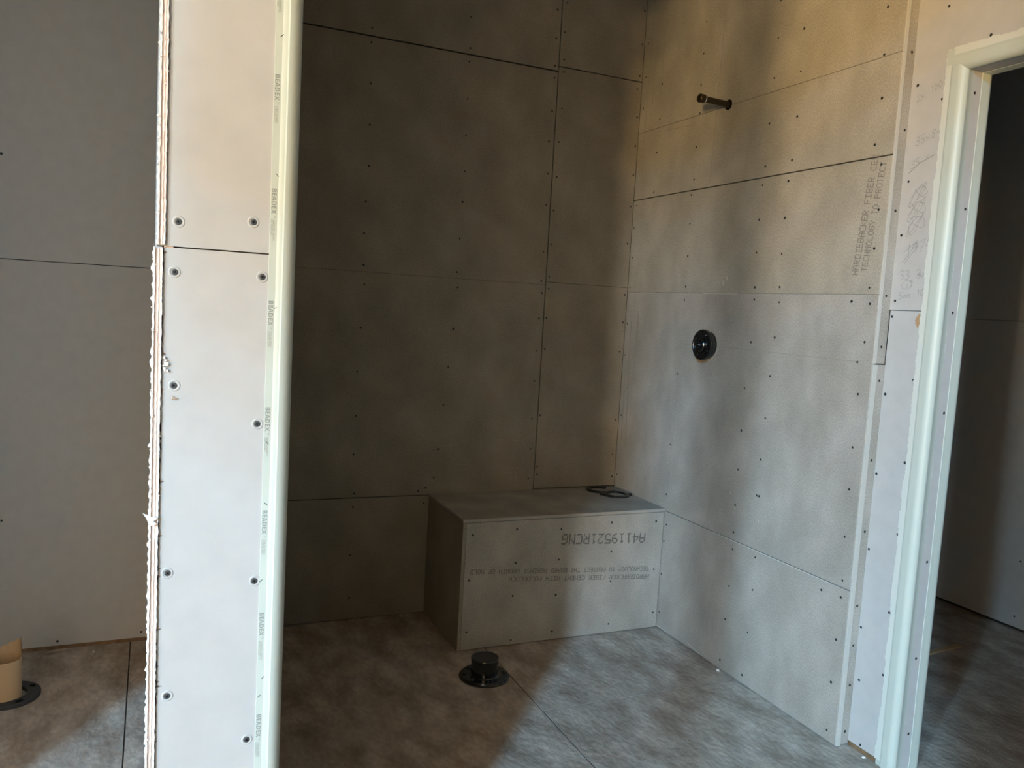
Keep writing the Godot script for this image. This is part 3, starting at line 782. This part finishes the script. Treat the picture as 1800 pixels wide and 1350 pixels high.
# ------------------------------------------------------------------ the doorway
func doorway() -> void:
	var d := setting("door_1", "open doorway on the right, lined with drywall and no door hung", "doorway")
	panel(d, "jamb_board", Vector3(0.072, 0.0, 1.528), Vector3(0.146, 1.990, 1.5440), "drywall", 0.0008)
	panel(d, "jamb_board", Vector3(0.072, 0.0, 2.356), Vector3(0.146, 1.990, 2.371), "drywall", 0.0008)
	panel(d, "head_board", Vector3(0.072, 1.987, 1.545), Vector3(0.146, 2.001, 2.355), "drywall", 0.0008)
	var jb: MeshInstance3D = d.get_child(0)
	for p in [[0.098, 1.93], [0.110, 1.621], [0.104, 1.336], [0.112, 1.055], [0.108, 0.625], [0.105, 0.339], [0.107, 0.110]]:
		var s := mi(jb, "screw", G["screw"], "screw")
		s.transform = Transform3D(turned(Vector3(0, 0, 1), rng.randf() * TAU), Vector3(p[0], p[1], 1.5441))
	var t := setting("trim_2", "cream bullnose corner bead round the doorway with smeared compound along its edges", "corner bead")
	var out := func(p): return p - Vector3(0.11, p.y, 1.49)
	var prof := []
	for e in [[1.490, 0.0499], [1.4902, 0.0486], [1.5035, 0.0480], [1.5100, 0.0470], [1.5112, 0.0450]]:
		prof.append(Vector3(e[1], 0, e[0]))
	for i in 11:
		var a := PI / 2 * i / 10.0
		prof.append(Vector3(0.0645 - 0.0195 * cos(a), 0, 1.5290 + 0.0200 * sin(a)))
	for e in [[1.5478, 0.0680], [1.5468, 0.0700], [1.5458, 0.0860], [1.5440, 0.0862]]:
		prof.append(Vector3(e[1], 0, e[0]))
	var st := begin()
	sweep(st, prof, Vector3(0, 2.0, 0), out)
	put(t, "bead_post", st, "vinyl")
	# the head: the same profile lying along z, seen from below and from the room
	var hp := []
	for p in prof:
		hp.append(Vector3(p.x, 1.986 + (1.549 - p.z), 1.509))
	st = begin()
	for i in hp.size() - 1:      # the closed end of the head
		tri(st, hp[i], hp[i + 1], Vector3(0.070, 2.040, 1.509), Vector3(0, 0, -1))
	sweep(st, hp, Vector3(0, 0, 0.86), func(p): return p - Vector3(0.11, 2.05, p.z))
	put(t, "bead_head", st, "vinyl")
	st = begin()
	box(st, Vector3(0.0476, 2.004, 1.4895), Vector3(0.0600, 2.0465, 1.5120), 0.0008)
	box(st, Vector3(0.0520, 1.990, 1.5110), Vector3(0.0700, 2.0200, 1.5400), 0.0)
	box(st, Vector3(0.0452, 1.994, 1.5085), Vector3(0.0600, 2.012, 1.5160), 0.0008)
	put(t, "corner_cap", st, "vinyl")
	# far bead of the same jamb, and the head's
	var fp := []
	for e in [[1.5441, 0.1215], [1.5458, 0.1220], [1.5462, 0.1400]]:
		fp.append(Vector3(e[1], 0, e[0]))
	for i in 8:
		var a := PI / 2 * i / 7.0
		fp.append(Vector3(0.1490 + 0.0175 * sin(a), 0, 1.5300 + 0.0175 * cos(a)))
	fp.append(Vector3(0.1662, 0, 1.50))
	st = begin()
	sweep(st, fp, Vector3(0, 2.0, 0), func(p): return p - Vector3(0.13, p.y, 1.50))
	put(t, "bead_post", st, "vinyl")
	hp = []
	for p in fp:
		hp.append(Vector3(p.x, 1.986 + (1.546 - p.z), 1.528))
	st = begin()
	sweep(st, hp, Vector3(0, 0, 0.86), func(p): return p - Vector3(0.13, 2.05, p.z))
	put(t, "bead_head", st, "vinyl")
	# smeared compound with broken outlines along the flanges
	st = begin()
	ragged(st, Vector3(0.0499, 0.016, 1.5090), Vector3(0, 1, 0), Vector3(0, 0, -1), Vector3(-1, 0, 0), 2.02, 0.0215, 0.0022, 0.004, steps(201, 0.011, 0.0035))
	put(t, "compound", st, "compound")
	st = begin()
	ragged(st, Vector3(0.0499, 2.024, 1.490), Vector3(0, 0, 1), Vector3(0, 1, 0), Vector3(-1, 0, 0), 0.86, 0.0235, 0.0022, 0.004, steps(205, 0.011, 0.0035))
	put(t, "compound", st, "compound")
	st = begin()
	ragged(st, Vector3(0.0850, 0.0, 1.5441), Vector3(0, 1, 0), Vector3(1, 0, 0), Vector3(0, 0, 1), 1.98, 0.0015, 0.0012, 0.004, steps(209, 0.009, 0.003))
	ragged(st, Vector3(0.1230, 0.0, 1.5441), Vector3(0, 1, 0), Vector3(-1, 0, 0), Vector3(0, 0, 1), 1.98, 0.0008, 0.0016, 0.004, steps(213, 0.006, 0.002))
	put(t, "compound", st, "compound")
	# crumbs and the plate under the sheet
	var wr: Node = get_node("wall_right")
	panel(wr, "bottom_plate", Vector3(0.052, 0.0, 1.384), Vector3(0.0632, 0.0158, 1.527), "wood", 0.0)

func steps(sd: int, amp: float, fine: float) -> Callable:
	var n := FastNoiseLite.new()
	n.seed = sd
	n.frequency = 9.0
	n.noise_type = FastNoiseLite.TYPE_CELLULAR
	n.cellular_return_type = FastNoiseLite.RETURN_CELL_VALUE
	var m := FastNoiseLite.new()
	m.seed = sd + 1
	m.frequency = 60.0
	return func(s): return amp * 0.5 * n.get_noise_1d(s) + fine * m.get_noise_1d(s)

# ------------------------------------------------------------------ the bench
func bench() -> void:
	var b := thing("shower_bench", Vector3(0, 0, 0), "low boxed shower bench of grey cement board in the corner", "bench")
	panel(b, "frame", Vector3(-0.864, 0.0, 0.002), Vector3(-0.004, 0.486, 0.396), "cavity", 0.0)
	panel(b, "top_board", Vector3(-0.881, 0.4885, 0.001), Vector3(-0.0008, 0.5010, 0.4125), "cement", 0.0015)
	var f := panel(b, "front_board", Vector3(-0.8655, 0.003, 0.3975), Vector3(-0.004, 0.4868, 0.4100), "cement", 0.0015)
	panel(b, "side_board", Vector3(-0.8795, 0.0, 0.001), Vector3(-0.8670, 0.4870, 0.4112), "cement_shaded", 0.0012)  # shaded copy of the board, as this side faces away from light
	var n := Vector3(0, 0, 1)
	screws([f], 2, 0.410, n, [-0.839, 0.441, -0.662, 0.453, -0.474, 0.443, -0.250, 0.457, -0.041, 0.450, -0.660, 0.323, -0.477, 0.322, -0.243, 0.339, -0.035, 0.249, -0.845, 0.270, -0.237, 0.216, -0.664, 0.195, -0.480, 0.182, -0.024, 0.065, -0.233, 0.039, -0.845, 0.072, -0.487, 0.036, -0.661, 0.021])
	var at := Vector3(0, 0, 0.410)
	printed(f, "A4119521RCNG", at + Vector3(-0.091, 0.402, 0), Vector3(-1, 0.048, 0).normalized(), Vector3(-0.048, -1, 0).normalized(), n, 0.0322, 0.042, "ink_dark")
	printed(f, "TECHNOLOGY TO PROTECT THE BOARD AGAINST GROWTH OF MOLD", at + Vector3(-0.061, 0.262, 0), Vector3(-1, 0.061, 0).normalized(), Vector3(-0.061, -1, 0).normalized(), n, 0.01455, 0.018, "ink_dark")
	printed(f, "HARDIEBACKER FIBER CEMENT WITH MOLDBLOCK", at + Vector3(-0.058, 0.229, 0), Vector3(-1, 0.064, 0).normalized(), Vector3(-0.064, -1, 0).normalized(), n, 0.0158, 0.018, "ink_dark")

# ------------------------------------------------------------------ fittings
func fittings() -> void:
	# valve body with its plaster guard, on the plumbing wall
	var side := Basis(Vector3(0, 0, 1), Vector3(-1, 0, 0), Vector3(0, -1, 0))   # y of the part points out of the wall
	side = Basis(Vector3(0, 1, 0), Vector3(-1, 0, 0), Vector3(0, 0, 1))
	var v := thing("shower_valve", Vector3(0, 1.182, 0.606), "round black shower valve guard standing out of the plumbing wall", "valve")
	v.basis = side.scaled(Vector3.ONE * 1.09)
	var st := begin()
	lathe(st, [Vector2(0.047, 0.0), Vector2(0.047, 0.010), Vector2(0.0455, 0.0125), Vector2(0.0455, 0.0165), Vector2(0.0515, 0.0175), Vector2(0.0535, 0.0195), Vector2(0.0535, 0.028), Vector2(0.0520, 0.0305), Vector2(0.0475, 0.0312), Vector2(0.0450, 0.0285), Vector2(0.0385, 0.0285), Vector2(0.0375, 0.0315), Vector2(0.0320, 0.0325), Vector2(0.0300, 0.0300), Vector2(0.0, 0.0300)], 48)
	put(v, "guard_ring", st, "abs")
	st = begin()
	lathe(st, [Vector2(0.0245, 0.030), Vector2(0.0245, 0.037), Vector2(0.0225, 0.0395), Vector2(0.0185, 0.0395), Vector2(0.0175, 0.0375), Vector2(0.0135, 0.0375), Vector2(0.0125, 0.0450), Vector2(0.0105, 0.0470), Vector2(0.0, 0.0470)], 36)
	put(v, "hub", st, "abs")
	st = begin()
	lathe(st, [Vector2(0.0055, 0.047), Vector2(0.0050, 0.0545), Vector2(0.0, 0.0550)], 16)
	put(v, "stem", st, "abs")
	for k in 4:
		st = begin()
		var a := TAU * k / 4.0 + 0.5
		var c := Vector3(cos(a) * 0.0385, 0.0285, sin(a) * 0.0385)
		lathe(st, [Vector2(0.0050, 0.0), Vector2(0.0050, 0.0040), Vector2(0.0042, 0.0052), Vector2(0.0, 0.0054)], 14)
		var lug := put(v, "lug", st, "abs")
		lug.position = c
	st = begin()
	lathe(st, [Vector2(0.0580, 0.0002), Vector2(0.0575, 0.0008), Vector2(0.0475, 0.0008)], 40)
	var rim := put(v, "hole_edge", st, "cement_pale")
	rim.position = Vector3(0.001, 0, -0.001)
	# shower arm stub
	var s := thing("shower_arm_stub", Vector3(0, 2.069, 0.613), "dark capped pipe stub for the shower head, high on the plumbing wall", "pipe")
	s.basis = side.rotated(Vector3(0, 0, 1), deg_to_rad(-2.0))
	st = begin()
	lathe(st, [Vector2(0.0, 0.0012), Vector2(0.019, 0.0012), Vector2(0.019, 0.0)], 24)
	put(s, "wall_hole", st, "recess")
	st = begin()
	lathe(st, [Vector2(0.0112, 0.0), Vector2(0.0112, 0.108)], 28)
	put(s, "pipe", st, "bronze")
	st = begin()
	lathe(st, [Vector2(0.0112, 0.106), Vector2(0.0122, 0.1065), Vector2(0.0122, 0.112), Vector2(0.0112, 0.1125)], 24)
	put(s, "seal_tape", st, "seal_tape")
	st = begin()
	lathe(st, [Vector2(0.0125, 0.1115), Vector2(0.0155, 0.1120), Vector2(0.0155, 0.1195), Vector2(0.0142, 0.1205), Vector2(0.0142, 0.1230), Vector2(0.0158, 0.1240), Vector2(0.0158, 0.1305)], 24)
	lathe(st, [Vector2(0.0158, 0.1305), Vector2(0.0135, 0.1345), Vector2(0.0085, 0.1350), Vector2(0.0080, 0.1335), Vector2(0.0, 0.1335)], 6)
	put(s, "cap", st, "bronze")
	# floor drain with its test cap
	var d := thing("shower_drain", Vector3(-0.855, 0, 0.625), "black plastic drain flange with a plugged riser on the shower floor", "drain")
	st = begin()
	lathe(st, [Vector2(0.088, 0.0), Vector2(0.088, 0.004), Vector2(0.0850, 0.0062), Vector2(0.0835, 0.0062), Vector2(0.0825, 0.0105), Vector2(0.0800, 0.0120), Vector2(0.0560, 0.0120), Vector2(0.0520, 0.0150), Vector2(0.0475, 0.0160)], 56)
	put(d, "flange", st, "abs")
	st = begin()
	lathe(st, [Vector2(0.0475, 0.010), Vector2(0.0470, 0.058), Vector2(0.0485, 0.060), Vector2(0.0485, 0.068), Vector2(0.0475, 0.0700)], 40)
	put(d, "riser", st, "abs")
	st = begin()
	lathe(st, [Vector2(0.0475, 0.0700), Vector2(0.0440, 0.0706), Vector2(0.0420, 0.0685), Vector2(0.0, 0.0685)], 40)
	put(d, "test_cap", st, "abs_worn")
	for k in 8:
		st = begin()
		var a := TAU * k / 8.0 + 0.2
		lathe(st, [Vector2(0.0062, 0.0), Vector2(0.0060, 0.0035), Vector2(0.0048, 0.0048), Vector2(0.0, 0.0050)], 6 if k % 2 == 0 else 14)
		var bolt := put(d, "bolt", st, "abs_worn" if k % 2 else "abs")
		bolt.position = Vector3(cos(a) * 0.070, 0.012, sin(a) * 0.070)
	# two clamp rings left on the bench
	ring("clamp_ring", Vector3(-0.113, 0.501, 0.066), 0.80, 5.2, "open black plastic clamp ring on the bench, the one farther back", 0.0)
	ring("clamp_ring", Vector3(-0.085, 0.501, 0.158), 0.75, TAU, "closed black plastic clamp ring with ears on the bench, nearer its front", 2.9)
	# a strip of wood and scraps on the floor
	var ws := thing("wood_strip", Vector3(1.02, 0, 0.943), "thin strip of bare wood lying on the floor beyond the doorway", "wood strip")
	ws.rotation.y = 0.09
	panel(ws, "strip", Vector3(-0.13, 0.0, -0.012), Vector3(0.11, 0.007, 0.012), "card", 0.0012)

func ring(called: String, at: Vector3, scale_: float, arc: float, label: String, turn: float) -> void:
	var r := thing(called, at, label, "ring", "clamp rings on the bench")
	r.rotation.y = turn
	var st := begin()
	var prof := [Vector2(0.060, 0.0), Vector2(0.060, 0.005), Vector2(0.0585, 0.0065), Vector2(0.0500, 0.0065), Vector2(0.0490, 0.0080), Vector2(0.0435, 0.0080), Vector2(0.0425, 0.0070), Vector2(0.0425, 0.0), Vector2(0.060, 0.0)]
	lathe(st, prof, 56, 0.55 if arc < TAU else 0.0, arc)
	if arc < TAU:
		for a in [0.55, 0.55 + arc]:
			var d := Vector3(cos(a), 0, sin(a))
			var out := d.cross(Vector3.UP) * (1.0 if a == 0.55 else -1.0)
			quad(st, d * 0.0425, d * 0.060, d * 0.060 + Vector3.UP * 0.0065, d * 0.0425 + Vector3.UP * 0.0065, -out)
	put(r, "ring", st, "abs")
	for k in 2:
		st = begin()
		var a2 := (0.75 if k == 0 else 0.35 + arc) if arc < TAU else PI * k
		lathe(st, [Vector2(0.011, 0.0), Vector2(0.011, 0.0065), Vector2(0.0095, 0.0085), Vector2(0.0055, 0.0085), Vector2(0.0050, 0.0060), Vector2(0.0, 0.0060)], 18)
		var ear := put(r, "ear", st, "abs")
		ear.position = Vector3(cos(a2), 0, sin(a2)) * (0.0565 if arc < TAU else 0.062)

func toilet_corner() -> void:
	var base := Vector3(-2.318, 0, 0.335)
	var f := thing("toilet_flange", base, "black toilet flange ring with slotted bolt holes on the alcove floor", "flange")
	var st := begin()
	lathe(st, [Vector2(0.088, 0.0), Vector2(0.088, 0.010), Vector2(0.0865, 0.0120), Vector2(0.0530, 0.0120), Vector2(0.0515, 0.0105), Vector2(0.0500, -0.02)], 56)
	put(f, "ring", st, "abs_worn")
	for k in 4:
		var slot := begin()
		var a := 0.55 + TAU * k / 4.0 - 0.55 * 2.0
		lathe(slot, [Vector2(0.0078, 0.0), Vector2(0.0, 0.0004)], 16, 0.0, TAU, 1.5)
		var o := put(f, "bolt_slot", slot, "recess")
		o.transform = Transform3D(Basis(Vector3.UP, -a + PI / 2.0), Vector3(cos(a) * 0.072, 0.0122, sin(a) * 0.072))
	st = begin()
	lathe(st, [Vector2(0.051, -0.012), Vector2(0.0, -0.012)], 32)
	put(f, "pipe_mouth", st, "recess")
	# tube of brown card standing in it, its rear half torn into an upright flap
	var t := thing("cardboard_tube", base + Vector3(-0.008, 0.0, 0.012), "brown cardboard tube with a torn upright flap standing in the black toilet flange", "tube")
	st = begin()
	lathe(st, [Vector2(0.0465, -0.010), Vector2(0.0465, 0.130), Vector2(0.0450, 0.131), Vector2(0.0440, 0.130), Vector2(0.0440, -0.010)], 40)
	put(t, "tube", st, "card")
	st = begin()
	var n := 22
	for i in n:
		var a0 := PI + PI * i / n
		var a1 := PI + PI * (i + 1) / n
		var h0 := 0.132 + 0.062 * pow(float(i) / n, 1.3) * (1.0 + 0.1 * sin(i * 2.1))
		var h1 := 0.132 + 0.062 * pow(float(i + 1) / n, 1.3) * (1.0 + 0.1 * sin((i + 1) * 2.1))
		if i > n - 4:
			h0 = lerpf(h0, 0.132, (i - n + 4) / 4.0)
			h1 = lerpf(h1, 0.132, (i - n + 5) / 4.0)
		for rr in [0.0465, 0.0452]:
			var q := [Vector3(cos(a0) * rr, 0.125, sin(a0) * rr), Vector3(cos(a1) * rr, 0.125, sin(a1) * rr), Vector3(cos(a1) * rr, h1, sin(a1) * rr), Vector3(cos(a0) * rr, h0, sin(a0) * rr)]
			quad(st, q[0], q[1], q[2], q[3], Vector3(cos(a0), 0, sin(a0)) * (1.0 if rr > 0.046 else -1.0))
	put(t, "torn_flap", st, "card")
	# a curled sliver of paper by the wall and a chip of plaster
	var p := thing("paper_sliver", Vector3(-2.19, 0, 0.03), "curled tan paper sliver on the alcove floor along the wall", "paper scrap")
	st = begin()
	for i in 12:
		var x0 := -0.06 + 0.11 * i / 12.0
		var x1 := -0.06 + 0.11 * (i + 1) / 12.0
		var y0 := 0.0005 + 0.006 * sin(PI * i / 12.0)
		var y1 := 0.0005 + 0.006 * sin(PI * (i + 1) / 12.0)
		var w0 := 0.007 * (1.0 - i / 13.0)
		var w1 := 0.007 * (1.0 - (i + 1) / 13.0)
		quad(st, Vector3(x0, y0, -w0), Vector3(x1, y1, -w1), Vector3(x1, y1 + 0.002, w1), Vector3(x0, y0 + 0.002, w0), Vector3.UP)
		quad(st, Vector3(x0, y0 - 0.0004, -w0), Vector3(x1, y1 - 0.0004, -w1), Vector3(x1, y1 + 0.0016, w1), Vector3(x0, y0 + 0.0016, w0), Vector3.DOWN)
	put(p, "sliver", st, "card")
	chip(Vector3(-2.10, 0, 0.055), 0.0045, "white plaster chip on the alcove floor near the wall", 3)
	chip(Vector3(-0.012, 0, 0.83), 0.008, "white plaster chip at the foot of the plumbing wall", 4)
	chip(Vector3(0.040, 0, 1.455), 0.006, "white plaster chip under the drywall beside the doorway", 5)
	chip(Vector3(0.100, 0, 1.575), 0.007, "white plaster chip on the floor at the doorway jamb", 6)

func chip(at: Vector3, r: float, label: String, sd: int) -> void:
	var c := thing("plaster_chip", at, label, "plaster chip", "plaster chips on the floor")
	var st := begin()
	var rr := RandomNumberGenerator.new()
	rr.seed = sd
	var ringp := []
	for i in 7:
		var a := TAU * i / 7.0
		ringp.append(Vector3(cos(a), 0, sin(a)) * r * rr.randf_range(0.6, 1.2))
	var topp := []
	for q in ringp:
		topp.append(q * 0.7 + Vector3(0, r * rr.randf_range(0.5, 0.9), 0))
	var mid := Vector3(0, r * 0.85, 0)
	for i in 7:
		var j := (i + 1) % 7
		quad(st, ringp[i], ringp[j], topp[j], topp[i], ringp[i] + ringp[j])
		tri(st, topp[i], topp[j], mid, Vector3.UP)
	put(c, "chip", st, "torn_paper")
